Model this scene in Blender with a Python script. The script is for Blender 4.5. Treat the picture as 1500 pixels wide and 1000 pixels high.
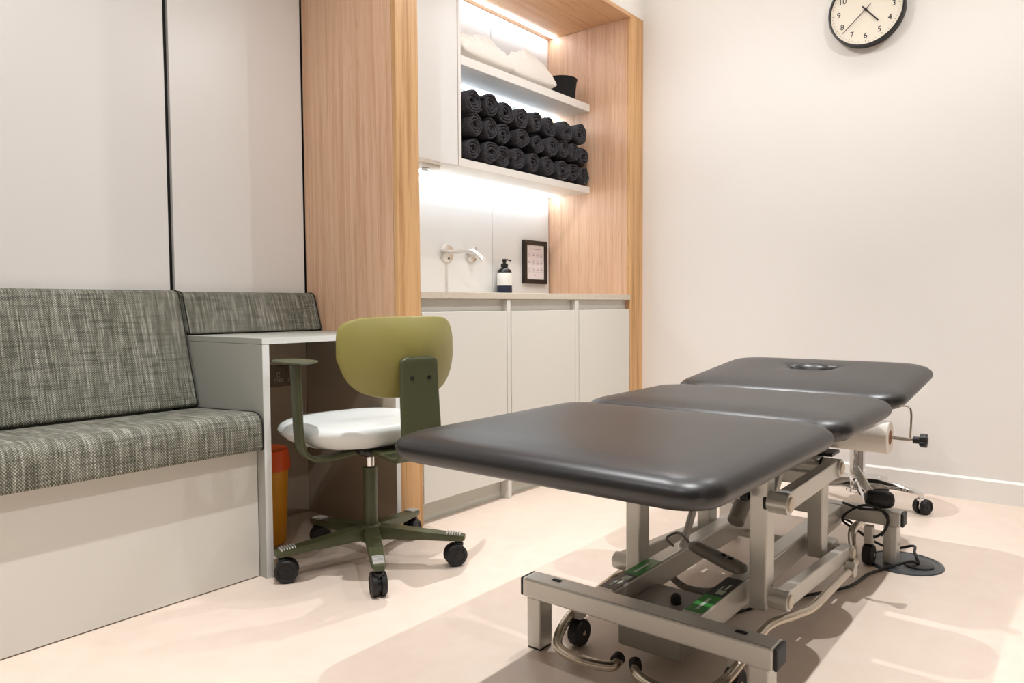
import bpy, bmesh, math, random
from mathutils import Vector, Matrix, noise
from math import sin, cos, pi, radians, sqrt, atan2

S = bpy.context.scene
for o in list(bpy.data.objects):
    bpy.data.objects.remove(o)
COL = S.collection

# ------------------------------------------------------------------ camera
FPX = 1071.02                      # focal length in pixels of the 1500x1000 frame
PITCH, ROLL, HEAD, CAMZ = 4.85e-2, -6.1847e-3, .676952, .86
_f = Vector((cos(HEAD)*cos(PITCH), sin(HEAD)*cos(PITCH), -sin(PITCH)))
_r0 = Vector((sin(HEAD), -cos(HEAD), 0))
_u0 = _r0.cross(_f)
_R = _r0*cos(ROLL) + _u0*sin(ROLL)
_U = _u0*cos(ROLL) - _r0*sin(ROLL)
cam_d = bpy.data.cameras.new('camera')
cam_d.sensor_width = 36
cam_d.lens = FPX*36/1500
cam_d.clip_start = .02
cam = bpy.data.objects.new('camera', cam_d)
COL.objects.link(cam)
cam.matrix_world = Matrix(((_R.x, _U.x, -_f.x, 0), (_R.y, _U.y, -_f.y, 0), (_R.z, _U.z, -_f.z, CAMZ), (0, 0, 0, 1)))
S.camera = cam


def at(x, y, X=None, Y=None, Z=None):
    """point where the ray of a photo pixel meets the plane of a surface"""
    d = _f + _R*((x-750)/FPX) - _U*((y-500)/FPX)
    t = X/d.x if X is not None else Y/d.y if Y is not None else (Z-CAMZ)/d.z
    return Vector((0, 0, CAMZ)) + d*t


# ------------------------------------------------------------------ world, lights, exposure
W = bpy.data.worlds.new('world')
S.world = W
W.use_nodes = True
W.node_tree.nodes['Background'].inputs[0].default_value = (1, .97, .93, 1)
W.node_tree.nodes['Background'].inputs[1].default_value = .3
S.view_settings.view_transform = 'Standard'
S.view_settings.look = 'None'
S.view_settings.gamma = 1
S.view_settings.use_curve_mapping = False
S.view_settings.exposure = 0.58
CEIL = 2.72
LAMP_SPOTS = [(-.45, .2), (-.45, 1.45), (1.1, .2), (1.1, 1.45), (2.68, .2), (2.68, 1.45)]
LAMP_POWER = 66
LAMP_COLOR = (.985, .99, 1)
LED_POWER = 19.0
LED_COLOR = (.78, .89, 1)
for i, (x, y) in enumerate(LAMP_SPOTS):
    # each downlight: a defined beam and the wider spill around it
    for nm, watts, cone, blend in (('downlight_beam', LAMP_POWER*1.15, 74, 1.0), ('downlight_spill', LAMP_POWER*.36, 162, .6)):
        l = bpy.data.lights.new(nm, 'SPOT')
        l.energy = watts
        l.color = LAMP_COLOR
        l.spot_size = radians(cone)
        l.spot_blend = blend
        l.shadow_soft_size = .014
        o = bpy.data.objects.new(nm, l)
        COL.objects.link(o)
        o.location = (x, y, CEIL-.012)


# ------------------------------------------------------------------ materials
def lin(c):
    return tuple(((v/255)/12.92 if v/255 <= .04045 else ((v/255+.055)/1.055)**2.4) for v in c)


def mat(name, rgb, rough=.5, metal=0, spec=.5, coat=0, coat_rough=.03, bump=None, emit=None, estr=0, alpha=1, trans=0):
    m = bpy.data.materials.new(name)
    m.use_nodes = True
    nt = m.node_tree
    b = nt.nodes['Principled BSDF']
    b.inputs['Base Color'].default_value = (*lin(rgb), 1)
    b.inputs['Roughness'].default_value = rough
    b.inputs['Metallic'].default_value = metal
    b.inputs['Specular IOR Level'].default_value = spec
    b.inputs['Coat Weight'].default_value = coat
    b.inputs['Coat Roughness'].default_value = coat_rough
    b.inputs['Transmission Weight'].default_value = trans
    if emit:
        b.inputs['Emission Color'].default_value = (*emit, 1)
        b.inputs['Emission Strength'].default_value = estr
    if bump:
        sc, st, dist = bump
        tc = nt.nodes.new('ShaderNodeTexCoord')
        n = nt.nodes.new('ShaderNodeTexNoise')
        n.inputs['Scale'].default_value = sc
        n.inputs['Detail'].default_value = 4
        bp = nt.nodes.new('ShaderNodeBump')
        bp.inputs['Strength'].default_value = st
        bp.inputs['Distance'].default_value = dist
        nt.links.new(tc.outputs['Object'], n.inputs['Vector'])
        nt.links.new(n.outputs['Fac'], bp.inputs['Height'])
        nt.links.new(bp.outputs['Normal'], b.inputs['Normal'])
    return m


def _noise(nt, tc, scale, detail=3, rough=.5, dist=0, rot=None):
    mp = nt.nodes.new('ShaderNodeMapping')
    mp.inputs['Scale'].default_value = scale
    if rot:
        mp.inputs['Rotation'].default_value = rot
    n = nt.nodes.new('ShaderNodeTexNoise')
    n.inputs['Scale'].default_value = 1
    n.inputs['Detail'].default_value = detail
    n.inputs['Roughness'].default_value = rough
    n.inputs['Distortion'].default_value = dist
    nt.links.new(tc.outputs['Object'], mp.inputs['Vector'])
    nt.links.new(mp.outputs['Vector'], n.inputs['Vector'])
    return n.outputs['Fac']


def _mix(nt, a, b, fac, kind='MIX'):
    m = nt.nodes.new('ShaderNodeMix')
    m.data_type = 'RGBA'
    m.blend_type = kind
    if isinstance(fac, (int, float)):
        m.inputs[0].default_value = fac
    else:
        nt.links.new(fac, m.inputs[0])
    for s, v in ((6, a), (7, b)):
        if isinstance(v, tuple):
            m.inputs[s].default_value = (*v, 1)
        else:
            nt.links.new(v, m.inputs[s])
    return m.outputs[2]


def _ramp(nt, src, stops):
    r = nt.nodes.new('ShaderNodeValToRGB')
    e = r.color_ramp.elements
    e[0].position, e[1].position = stops[0][0], stops[-1][0]
    e[0].color = (*stops[0][1], 1)
    e[1].color = (*stops[-1][1], 1)
    for p, c in stops[1:-1]:
        k = e.new(p)
        k.color = (*c, 1)
    nt.links.new(src, r.inputs['Fac'])
    return r.outputs['Color']


def wood(name, light, dark, axis, rough=.42):
    """oak veneer, grain along the given axis"""
    m = mat(name, light, rough, spec=.35)
    nt = m.node_tree
    b = nt.nodes['Principled BSDF']
    tc = nt.nodes.new('ShaderNodeTexCoord')

    def sc(across, along):
        v = [across]*3
        v[axis] = along
        return tuple(v)
    g1 = _ramp(nt, _noise(nt, tc, sc(38, .9), 5, .6, .6), [(.34, lin(dark)), (.52, lin(light)), (.75, tuple(min(1, c*1.06) for c in lin(light)))])
    g2 = _noise(nt, tc, sc(260, 5), 3, .6)
    fine = _ramp(nt, g2, [(.33, (.86, .82, .77)), (.5, (1, 1, 1)), (1, (1, 1, 1))])
    c = _mix(nt, g1, fine, .8, 'MULTIPLY')
    # cathedral figure
    g3 = _noise(nt, tc, sc(7, .55), 2, .5, 1.2)
    wv = nt.nodes.new('ShaderNodeMath')
    wv.operation = 'SINE'
    mu = nt.nodes.new('ShaderNodeMath')
    mu.operation = 'MULTIPLY'
    mu.inputs[1].default_value = 95
    nt.links.new(g3, mu.inputs[0])
    nt.links.new(mu.outputs[0], wv.inputs[0])
    fig = _ramp(nt, wv.outputs[0], [(0, (1, 1, 1)), (.55, (1, 1, 1)), (1, (.93, .89, .85))])
    c = _mix(nt, c, fig, .7, 'MULTIPLY')
    nt.links.new(c, b.inputs['Base Color'])
    bp = nt.nodes.new('ShaderNodeBump')
    bp.inputs['Strength'].default_value = .15
    bp.inputs['Distance'].default_value = .0006
    nt.links.new(g2, bp.inputs['Height'])
    nt.links.new(bp.outputs['Normal'], b.inputs['Normal'])
    return m


def fabric(name):
    """two-tone woven upholstery: pale warp streaks crossed by dark weft"""
    m = mat(name, (150, 150, 138), .95, spec=.1)
    nt = m.node_tree
    b = nt.nodes['Principled BSDF']
    tc = nt.nodes.new('ShaderNodeTexCoord')
    streak = _noise(nt, tc, (170, 9.0, 9.0), 3, .65)
    broad = _noise(nt, tc, (24, 1.5, 1.5), 2, .5)
    weft = _noise(nt, tc, (10, 130, 130), 3, .65)
    sep = nt.nodes.new('ShaderNodeSeparateXYZ')
    nt.links.new(tc.outputs['Object'], sep.inputs[0])

    def sinw(out, pitch):
        a = nt.nodes.new('ShaderNodeMath')
        a.operation = 'MULTIPLY'
        a.inputs[1].default_value = 2*pi/pitch
        nt.links.new(out, a.inputs[0])
        s = nt.nodes.new('ShaderNodeMath')
        s.operation = 'SINE'
        nt.links.new(a.outputs[0], s.inputs[0])
        return s.outputs[0]
    yz = nt.nodes.new('ShaderNodeMath')
    yz.operation = 'ADD'
    nt.links.new(sep.outputs['Y'], yz.inputs[0])
    nt.links.new(sep.outputs['Z'], yz.inputs[1])
    sx, sz = sinw(sep.outputs['X'], .0075), sinw(yz.outputs[0], .0085)
    pr = nt.nodes.new('ShaderNodeMath')
    pr.operation = 'MULTIPLY'
    nt.links.new(sx, pr.inputs[0])
    nt.links.new(sz, pr.inputs[1])
    thread = _ramp(nt, pr.outputs[0], [(0, (.22, .22, .21)), (.2, (.60, .60, .58)), (.6, (1, 1, 1))])
    c1 = _ramp(nt, streak, [(.34, lin((140, 140, 128))), (.5, lin((174, 173, 160))), (.68, lin((230, 229, 218)))])
    c2 = _ramp(nt, broad, [(.35, (.80, .81, .77)), (.65, (1.0, 1.0, 1.0))])
    c3 = _ramp(nt, weft, [(.36, (.50, .49, .50)), (.54, (1, 1, 1)), (1, (1, 1, 1))])
    c = _mix(nt, c1, c2, 1.0, 'MULTIPLY')
    c = _mix(nt, c, c3, .75, 'MULTIPLY')
    c = _mix(nt, c, thread, .8, 'MULTIPLY')
    nt.links.new(c, b.inputs['Base Color'])
    bp = nt.nodes.new('ShaderNodeBump')
    bp.inputs['Strength'].default_value = .35
    bp.inputs['Distance'].default_value = .002
    nt.links.new(pr.outputs[0], bp.inputs['Height'])
    nt.links.new(bp.outputs['Normal'], b.inputs['Normal'])
    return m


def speckle(name, rgb, rgb2, scale, rough=.5, spec=.5, bump=0):
    m = mat(name, rgb, rough, spec=spec)
    nt = m.node_tree
    b = nt.nodes['Principled BSDF']
    tc = nt.nodes.new('ShaderNodeTexCoord')
    n = _noise(nt, tc, (scale,)*3, 4, .6)
    nt.links.new(_ramp(nt, n, [(.35, lin(rgb2)), (.65, lin(rgb))]), b.inputs['Base Color'])
    if bump:
        bp = nt.nodes.new('ShaderNodeBump')
        bp.inputs['Strength'].default_value = .6
        bp.inputs['Distance'].default_value = bump
        nt.links.new(n, bp.inputs['Height'])
        nt.links.new(bp.outputs['Normal'], b.inputs['Normal'])
    return m


M = dict(
    wall=mat('white_wall_paint', (238, 234, 229), .7, spec=.3, bump=(60, .05, .001)),
    wall_far=mat('darkened_taupe_wall', (150, 140, 130), .7, spec=.3),  # unseen walls, toned down to cut bounce and deepen the floor shadows
    ceil=mat('ceiling_paint', (244, 243, 240), .8, spec=.2),
    floor=speckle('beige_vinyl_floor', (229, 212, 197), (225, 207, 191), 14, .38, .4),
    panel=mat('satin_grey_white_panel', (236, 234, 231), .3, spec=.7, coat=.7, coat_rough=.26),
    skirt=mat('white_skirting', (240, 237, 232), .4),
    gap=mat('black_gap', (12, 11, 11), .8),
    oak_z=wood('oak_veneer_upright', (228, 189, 158), (214, 169, 136), 2),
    oak_x=wood('oak_veneer_level', (218, 174, 134), (202, 154, 114), 0),
    oak_solid=wood('oak_lipping', (218, 174, 124), (190, 142, 92), 2),
    lam=mat('pale_grey_laminate', (222, 219, 211), .4),
    lam_side=mat('grey_laminate', (206, 205, 196), .42),
    top=speckle('beige_worktop', (214, 203, 186), (206, 194, 177), 60, .4),
    splash=mat('white_back_panel', (232, 231, 228), .28),
    shelf=mat('white_shelf', (236, 232, 226), .45),
    led=mat('led_strip', (255, 255, 255), .5, emit=LED_COLOR, estr=LED_POWER),
    steel=mat('brushed_steel', (226, 224, 220), .3, metal=1),
    rib=mat('bright_tread', (228, 228, 226), .25, metal=.35),
    chrome=mat('polished_chrome', (225, 225, 225), .07, metal=1),
    fabric=fabric('woven_upholstery'),
    piping=mat('black_piping', (30, 30, 28), .8),
    desk=mat('grey_desk_laminate', (172, 173, 166), .42),
    desk_in=mat('taupe_desk_lining', (184, 168, 149), .5),
    edge=mat('pale_desk_edge', (226, 228, 226), .4),
    vinyl=mat('black_vinyl', (27, 26, 27), .37, spec=.62, bump=(500, .12, .0004)),
    board=mat('black_board', (18, 18, 18), .7),
    frame=mat('silver_powder_coat', (208, 206, 199), .33, metal=.42, bump=(900, .06, .0002)),
    tube=mat('satin_steel_tube', (190, 180, 165), .22, metal=1),
    cream=mat('cream_plastic', (226, 214, 196), .4),
    rubber=mat('black_rubber', (20, 20, 21), .55),
    blackp=mat('black_plastic', (22, 22, 23), .38),
    greyp=mat('grey_plastic', (134, 130, 122), .42),
    greybox=mat('grey_control_box', (150, 146, 138), .45),
    st_green=mat('green_sticker', (44, 140, 48), .35),
    st_black=mat('black_sticker', (38, 34, 40), .35),
    st_mark=mat('sticker_print', (196, 212, 190), .5),
    olive=mat('olive_plastic', (142, 134, 72), .42),
    dgreen=mat('dark_green_metal', (72, 76, 50), .4),
    seat_w=mat('white_seat_plastic', (226, 229, 226), .38),
    bin_y=mat('yellow_bin_plastic', (236, 160, 26), .4),
    bin_o=mat('orange_lid_plastic', (240, 92, 24), .35),
    towel=speckle('charcoal_terry', (88, 86, 90), (42, 41, 44), 260, 1, .05, .004),
    pillow=mat('white_cotton', (238, 232, 224), .9, spec=.1, bump=(300, .1, .001)),
    felt=mat('black_felt', (24, 23, 24), .95),
    paper=mat('white_paper', (246, 240, 230), .8, spec=.2),
    card=mat('card_core', (150, 105, 78), .8),
    dial=mat('cream_dial', (238, 229, 212), .6),
    ink=mat('black_ink', (24, 20, 20), .6),
    tick=mat('grey_ink', (150, 130, 100), .6),
    bottle=mat('dark_bottle', (20, 15, 15), .12),
    navy=mat('navy_label', (22, 32, 56), .45),
    label=mat('white_label', (242, 240, 234), .55),
    framep=mat('black_frame', (26, 20, 18), .3),
    print=mat('white_print', (236, 228, 230), .5),
    pinkink=mat('mauve_ink', (170, 158, 168), .6),
    sock=mat('brushed_socket_plate', (142, 128, 110), .38, metal=.7),
    sockw=mat('socket_insert', (190, 180, 162), .5),
    clear=mat('clear_plastic', (240, 243, 245), .12, trans=.7),
    floorbox=mat('grey_floor_box', (74, 78, 82), .35, metal=.3),
    cable=mat('black_cable', (16, 16, 16), .5),
    slot=mat('slot_diffuser', (255, 255, 255), .5, emit=(1, .97, .94), estr=17),
    lampglow=mat('lamp_lens', (255, 255, 255), .5, emit=(1, .93, .84), estr=6),
)


# ------------------------------------------------------------------ mesh helpers
def rrect(a, b, r, n=8):
    """rounded rectangle outline, half sizes a x b, counter-clockwise"""
    r = max(min(r, a-1e-5, b-1e-5), 1e-5)
    pts = []
    for cx, cy, t0 in ((a-r, b-r, 0), (-a+r, b-r, pi/2), (-a+r, -b+r, pi), (a-r, -b+r, 3*pi/2)):
        for i in range(n+1):
            t = t0 + pi/2*i/n
            pts.append((cx+r*cos(t), cy+r*sin(t)))
    return pts


class B:
    """collects shapes into one mesh"""
    def __init__(s, mtx=None):
        s.bm = bmesh.new()
        s.m = mtx
        s.smooth = False

    def _merge(s, v, f):
        vs = [s.bm.verts.new(p) for p in v]
        for q in f:
            try:
                s.bm.faces.new([vs[i] for i in q])
            except ValueError:
                pass
        return s

    def box(s, x0, x1, y0, y1, z0, z1, bev=0, seg=2):
        b = bmesh.new()
        bmesh.ops.create_cube(b, size=1)
        for v in b.verts:
            v.co = Vector(((x0+x1)/2+v.co.x*(x1-x0), (y0+y1)/2+v.co.y*(y1-y0), (z0+z1)/2+v.co.z*(z1-z0)))
        if bev:
            bmesh.ops.bevel(b, geom=list(b.edges), offset=bev, segments=seg, profile=.5, affect='EDGES', clamp_overlap=True)
        return s._take(b)

    def _take(s, b):
        b.verts.index_update()
        v = [x.co.copy() for x in b.verts]
        f = [[x.index for x in q.verts] for q in b.faces]
        b.free()
        return s._merge(v, f)

    def beam(s, p0, p1, w, h, up=(0, 0, 1), bev=.004, seg=2):
        """rectangular bar from p0 to p1; w across, h along up"""
        p0, p1, up = Vector(p0), Vector(p1), Vector(up)
        d = (p1-p0)
        L = d.length
        d.normalize()
        side = d.cross(up).normalized()
        up = side.cross(d).normalized()
        b = bmesh.new()
        bmesh.ops.create_cube(b, size=1)
        for v in b.verts:
            v.co = Vector((v.co.x*L, v.co.y*w, v.co.z*h))
        if bev:
            bmesh.ops.bevel(b, geom=list(b.edges), offset=bev, segments=seg, profile=.5, affect='EDGES', clamp_overlap=True)
        c = (p0+p1)/2
        for v in b.verts:
            v.co = c + d*v.co.x + side*v.co.y + up*v.co.z
        return s._take(b)

    def lathe(s, prof, c=(0, 0, 0), axis=(0, 0, 1), n=28, ref=None):
        """profile of (radius, height) about an axis"""
        s.smooth = True
        c, ax = Vector(c), Vector(axis).normalized()
        a = ax.orthogonal().normalized() if ref is None else Vector(ref).normalized()
        bb = ax.cross(a)
        v, f = [], []
        for r, h in prof:
            for i in range(n):
                t = 2*pi*i/n
                v.append(c + ax*h + (a*cos(t)+bb*sin(t))*max(r, 1e-5))
        for j in range(len(prof)-1):
            for i in range(n):
                k = (i+1) % n
                f.append((j*n+i, j*n+k, (j+1)*n+k, (j+1)*n+i))
        f.append(tuple(reversed(range(n))))
        f.append(tuple(range((len(prof)-1)*n, len(prof)*n)))
        return s._merge(v, f)

    def cyl(s, p0, p1, r, n=24, bev=.0015):
        p0, p1 = Vector(p0), Vector(p1)
        L = (p1-p0).length
        bev = min(bev, r*.4, L*.3)
        return s.lathe([(r-bev, 0), (r, bev), (r, L-bev), (r-bev, L)], p0, p1-p0, n)

    def tube(s, pts, r, n=12, sub=8, closed=False, caps=True):
        """round tube along a smooth curve through pts"""
        s.smooth = True
        P = spline(pts, sub)
        v, f = [], []
        prev = None
        for i, p in enumerate(P):
            d = (P[min(i+1, len(P)-1)]-P[max(i-1, 0)]).normalized()
            a = d.orthogonal().normalized() if prev is None else (prev-d*prev.dot(d)).normalized()
            prev = a
            b = d.cross(a)
            for k in range(n):
                t = 2*pi*k/n
                v.append(p+(a*cos(t)+b*sin(t))*r)
        for i in range(len(P)-1):
            for k in range(n):
                q = (k+1) % n
                f.append((i*n+k, i*n+q, (i+1)*n+q, (i+1)*n+k))
        if caps:
            f.append(tuple(reversed(range(n))))
            f.append(tuple(range((len(P)-1)*n, len(P)*n)))
        return s._merge(v, f)

    def ribbon(s, pts, wdir, w, t, sub=8, wf=None):
        """flat bar of width w (along wdir) and thickness t swept along pts"""
        s.smooth = True
        P = spline(pts, sub)
        wd = Vector(wdir).normalized()
        v, f = [], []
        sec = rrect(w/2, t/2, t*.42, 3)
        n = len(sec)
        for i, p in enumerate(P):
            d = (P[min(i+1, len(P)-1)]-P[max(i-1, 0)]).normalized()
            nn = d.cross(wd).normalized()
            k = wf(i/(len(P)-1)) if wf else 1
            for a, b in sec:
                v.append(p+wd*a*k+nn*b)
        for i in range(len(P)-1):
            for k in range(n):
                q = (k+1) % n
                f.append((i*n+k, i*n+q, (i+1)*n+q, (i+1)*n+k))
        f.append(tuple(reversed(range(n))))
        f.append(tuple(range((len(P)-1)*n, len(P)*n)))
        return s._merge(v, f)

    def rings(s, rings, close0=True, close1=True):
        s.smooth = True
        n = len(rings[0])
        v = [Vector(p) for r in rings for p in r]
        f = []
        for j in range(len(rings)-1):
            for i in range(n):
                k = (i+1) % n
                f.append((j*n+i, j*n+k, (j+1)*n+k, (j+1)*n+i))
        if close0:
            f.append(tuple(reversed(range(n))))
        if close1:
            f.append(tuple(range((len(rings)-1)*n, len(rings)*n)))
        return s._merge(v, f)

    def prism(s, poly, origin, u, w, ext, bev=0):
        """polygon (in u,w axes at origin) extruded by vector ext"""
        o, u, w, ext = Vector(origin), Vector(u), Vector(w), Vector(ext)
        b = bmesh.new()
        v0 = [b.verts.new(o+u*a+w*c) for a, c in poly]
        v1 = [b.verts.new(o+u*a+w*c+ext) for a, c in poly]
        n = len(poly)
        b.faces.new(list(reversed(v0)))
        b.faces.new(v1)
        for i in range(n):
            k = (i+1) % n
            b.faces.new((v0[i], v0[k], v1[k], v1[i]))
        if bev:
            bmesh.ops.bevel(b, geom=list(b.edges), offset=bev, segments=3, profile=.5, affect='EDGES', clamp_overlap=True)
        return s._take(b)

    def obj(s, name, material, parent=None, smooth=None, **props):
        bm = s.bm
        if s.m is not None:
            bm.transform(s.m)
        bmesh.ops.recalc_face_normals(bm, faces=bm.faces)
        me = bpy.data.meshes.new(name)
        sm = s.smooth if smooth is None else smooth
        for fc in bm.faces:
            fc.smooth = sm
        if sm:
            for e in bm.edges:
                if len(e.link_faces) == 2 and e.calc_face_angle(0) > radians(38):
                    e.smooth = False
        bm.to_mesh(me)
        bm.free()
        me.materials.append(M[material] if isinstance(material, str) else material)
        o = bpy.data.objects.new(name, me)
        COL.objects.link(o)
        adopt(o, parent)
        for k, val in props.items():
            o[k] = val
        return o


def spline(pts, sub):
    P = [Vector(p) for p in pts]
    if sub <= 1 or len(P) < 3:
        return P
    out = []
    for i in range(len(P)-1):
        p0, p1, p2, p3 = P[max(i-1, 0)], P[i], P[i+1], P[min(i+2, len(P)-1)]
        for k in range(sub):
            t = k/sub
            out.append(.5*((2*p1)+(p2-p0)*t+(2*p0-5*p1+4*p2-p3)*t*t+(3*p1-p0-3*p2+p3)*t**3))
    out.append(P[-1])
    return out


WORLD = {}


def adopt(o, parent):
    if parent is not None:
        o.parent = parent
        o.matrix_parent_inverse = WORLD.get(parent.name, Matrix()).inverted()
    WORLD.setdefault(o.name, Matrix())


def thing(name, label, cat, loc=(0, 0, 0), group=None):
    o = bpy.data.objects.new(name, None)
    o.empty_display_size = .05
    COL.objects.link(o)
    o.location = loc
    WORLD[o.name] = Matrix.Translation(Vector(loc))
    tag(o, label, cat, group)
    return o


def tag(o, label, cat, group=None):
    o['label'] = label
    o['category'] = cat
    if group:
        o['group'] = group
    return o


def struct(o, label=None):
    o['kind'] = 'structure'
    if label:
        o['label'] = label
    return o


def text_mesh(txt, size, mtx, name, material, parent):
    cu = bpy.data.curves.new(name, 'FONT')
    cu.body = txt
    cu.size = size
    cu.align_x = 'CENTER'
    cu.align_y = 'CENTER'
    cu.extrude = .0003
    cu.resolution_u = 3
    t = bpy.data.objects.new(name, cu)
    COL.objects.link(t)
    bpy.context.view_layer.update()
    me = bpy.data.meshes.new_from_object(t.evaluated_get(bpy.context.evaluated_depsgraph_get()))
    bpy.data.objects.remove(t)
    me.transform(mtx)
    me.materials.clear()
    me.materials.append(M[material])
    o = bpy.data.objects.new(name, me)
    COL.objects.link(o)
    adopt(o, parent)
    return o


# ------------------------------------------------------------------ room shell
XL, XR, YN, YB = -1.7, 3.73, -1.7, 2.605
FRONT = 2.038                      # front plane of the fitted joinery
struct(B().box(XL, XR+.1, YN, YB+.15, -.1, 0).obj('floor', 'floor'), 'pale beige sheet vinyl floor')
struct(B().box(XL, XR+.1, YN, YB+.15, CEIL, CEIL+.1).obj('ceiling', 'ceil'), 'white ceiling')
struct(B().box(XR, XR+.1, YN, YB+.15, 0, CEIL).obj('wall_right', 'wall'), 'white wall carrying the clock')
struct(B().box(XL-.1, XL, YN, YB+.15, 0, CEIL).obj('wall_left', 'wall_far'))
struct(B().box(XL-.1, XR+.1, YN-.1, YN, 0, CEIL).obj('wall_front', 'wall_far'))
wb = struct(B().box(XL, XR, YB+.018, YB+.15, 0, CEIL).obj('wall_back', 'gap'), 'wall lined with satin grey white panels and black shadow gaps')
for x0, x1 in ((XL, -.6), (-.588, 1.284), (1.302, 1.855)):
    B().box(x0, x1, YB, YB+.018, 0, CEIL, .001, 1).obj('wall_panel', 'panel', wb)
wu = struct(B().box(1.863, XR, FRONT, YB+.018, 2.452, CEIL).obj('wall_bulkhead', 'wall'), 'white bulkhead above the oak alcove')
bb = B()
bb.prism([(0, 0), (.013, 0), (.013, .092), (.006, .1), (0, .1)], (XR, YN, 0), (-1, 0, 0), (0, 0, 1), (0, FRONT-YN, 0))
struct(bb.obj('baseboard_right', 'skirt', smooth=False), 'white skirting board below the clock wall')

OVER = ['open floor across from the bench', 'floor before the far end of the bench', 'foot end of the treatment couch', 'floor beside the desk and green chair', 'head end of the treatment couch', 'floor before the oak alcove']
for i, (x, y) in enumerate(LAMP_SPOTS):
    t = thing('downlight', 'small round recessed ceiling downlight above the '+OVER[i], 'downlight', (x, y, CEIL), 'ceiling downlights')
    B().lathe([(.032, -.002), (.045, -.004), (.05, 0), (.05, .001), (.032, .001)], (x, y, CEIL), n=24).obj('trim_ring', 'skirt', t)
    B().lathe([(.030, -.001), (.030, .0005)], (x, y, CEIL), n=24).obj('lens', 'lampglow', t)

sl = thing('slot_light', 'slim linear light recessed in the ceiling along the clock wall', 'light', (XR-.12, .4, CEIL))
B().box(XR-.305, XR-.255, -1.2, 2.0, CEIL-.003, CEIL-.0005).obj('trim', 'skirt', sl)
B().box(XR-.295, XR-.265, -1.19, 1.99, CEIL-.005, CEIL-.003).obj('diffuser', 'slot', sl)

# ------------------------------------------------------------------ oak surround of the alcove
AX0, AX1 = 1.979, 3.587
TOPZ = 2.432
al = thing('alcove_surround', 'oak framed alcove with white back panels around shelves and counter', 'alcove', (2.7, 2.3, 0))
B().box(1.863, AX0-.001, FRONT+.024, YB, 0, TOPZ, .001, 1).obj('side_panel', 'oak_z', al)
B().box(1.863, AX0-.001, FRONT, FRONT+.022, 0, TOPZ+.02, .0015, 1).obj('stile', 'oak_solid', al)
B().box(AX1+.0005, XR-.0005, FRONT+.022, YB, 0, TOPZ, .001, 1).obj('side_panel', 'oak_z', al)
B().box(AX1+.0005, XR-.0005, FRONT, FRONT+.02, 0, TOPZ+.02, .0015, 1).obj('stile', 'oak_solid', al)
B().box(AX0, AX1, FRONT+.02, YB, TOPZ, TOPZ+.02, .001, 1).obj('top_panel', 'oak_x', al)
B().box(AX0, AX1, FRONT, FRONT+.018, TOPZ-.001, TOPZ+.02, .001, 1).obj('top_lipping', 'oak_x', al)
B().box(AX0, 3.056, YB-.014, YB, .92, TOPZ-.002, .001, 1).obj('back_panel', 'splash', al)
B().box(3.060, AX1-.006, YB-.014, YB, .92, TOPZ-.002, .001, 1).obj('back_panel', 'splash', al)
B().box(AX0, AX1, YB, YB+.003, .92, TOPZ-.002).obj('back_board', 'gap', al)
B().box(AX0+.01, AX1-.004, YB-.075, YB-.060, TOPZ-.006, TOPZ-.0005).obj('led_strip', 'led', al, label='cool white light strip')

# ------------------------------------------------------------------ base cabinets and worktop
CZ0, CZ1 = .89, .918
cabs = [(1.980, 2.505, 2.529, 'pale grey base cabinet beside the oak column behind the green chair'),
        (2.530, 3.044, 3.073, 'pale grey base cabinet under the soap bottle between two others'),
        (3.074, AX1-.001, AX1-.001, 'pale grey base cabinet beside the white clock wall')]
for x0, x1, x2, lab in cabs:
    c = thing('base_cabinet', lab, 'cabinet', ((x0+x1)/2, 2.3, 0), 'base cabinets under the worktop')
    B().box(x0, x1-.001, FRONT+.03, YB-.02, .086, CZ0-.001).obj('body', 'lam', c)
    B().box(x0, x1-.001, FRONT+.044, FRONT+.062, 0, .084, .001, 1).obj('kick_plate', 'lam_side', c)
    B().box(x0+.003, x1-.004, FRONT, FRONT+.02, .088, .838, .0015, 2).obj('door', 'lam', c)
    if x2 > x1:
        B().box(x1, x2, FRONT+.001, YB-.02, 0, CZ0-.001, .001, 1).obj('end_gable', 'lam', c)
tag(B().box(AX0, AX1-.0005, FRONT-.002, YB-.016, CZ0, CZ1, .0015, 2).obj('worktop', 'top'),
    'beige worktop running along the alcove above grey cabinets', 'worktop')

# ------------------------------------------------------------------ wall cabinet and shelves
SH0, SH1, SY = 1.503, 1.539, 2.302
wc = thing('overhead_cabinet', 'white wall cabinet above the tap beside the towel shelf', 'cabinet', (2.24, 2.45, SH0))
B().box(AX0, 2.483, SY+.02, YB-.016, SH0, TOPZ-.002).obj('body', 'shelf', wc)
B().box(AX0+.002, 2.480, SY, SY+.018, SH0+.001, TOPZ-.003, .001, 1).obj('door', 'splash', wc)
B().box(2.484, 2.503, SY-.001, YB-.016, SH0, TOPZ-.002, .001, 1).obj('end_gable', 'shelf', wc)
B().box(AX0+.01, 2.50, YB-.078, YB-.063, SH0-.007, SH0).obj('led_strip', 'led', wc, label='cool white light strip')
for z0, z1, lab in ((SH0, SH1, 'white shelf carrying the rolled black towels'), (1.964, 2.006, 'white shelf carrying the crumpled white pillows')):
    s = thing('shelf', lab, 'shelf', (3.05, 2.45, z0))
    B().box(2.504, AX1-.001, SY, YB-.016, z0, z1, .0015, 2).obj('board', 'shelf', s)
    B().box(2.51, AX1-.004, YB-.078, YB-.063, z0-.007, z0-.0002).obj('led_strip', 'led', s, label='cool white light strip')
cl = at(628, 246, Z=1.49)
sx = thing('occupancy_sensor', 'small clear plastic sensor under the white wall cabinet', 'sensor', (cl.x, cl.y, 1.502))
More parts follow.
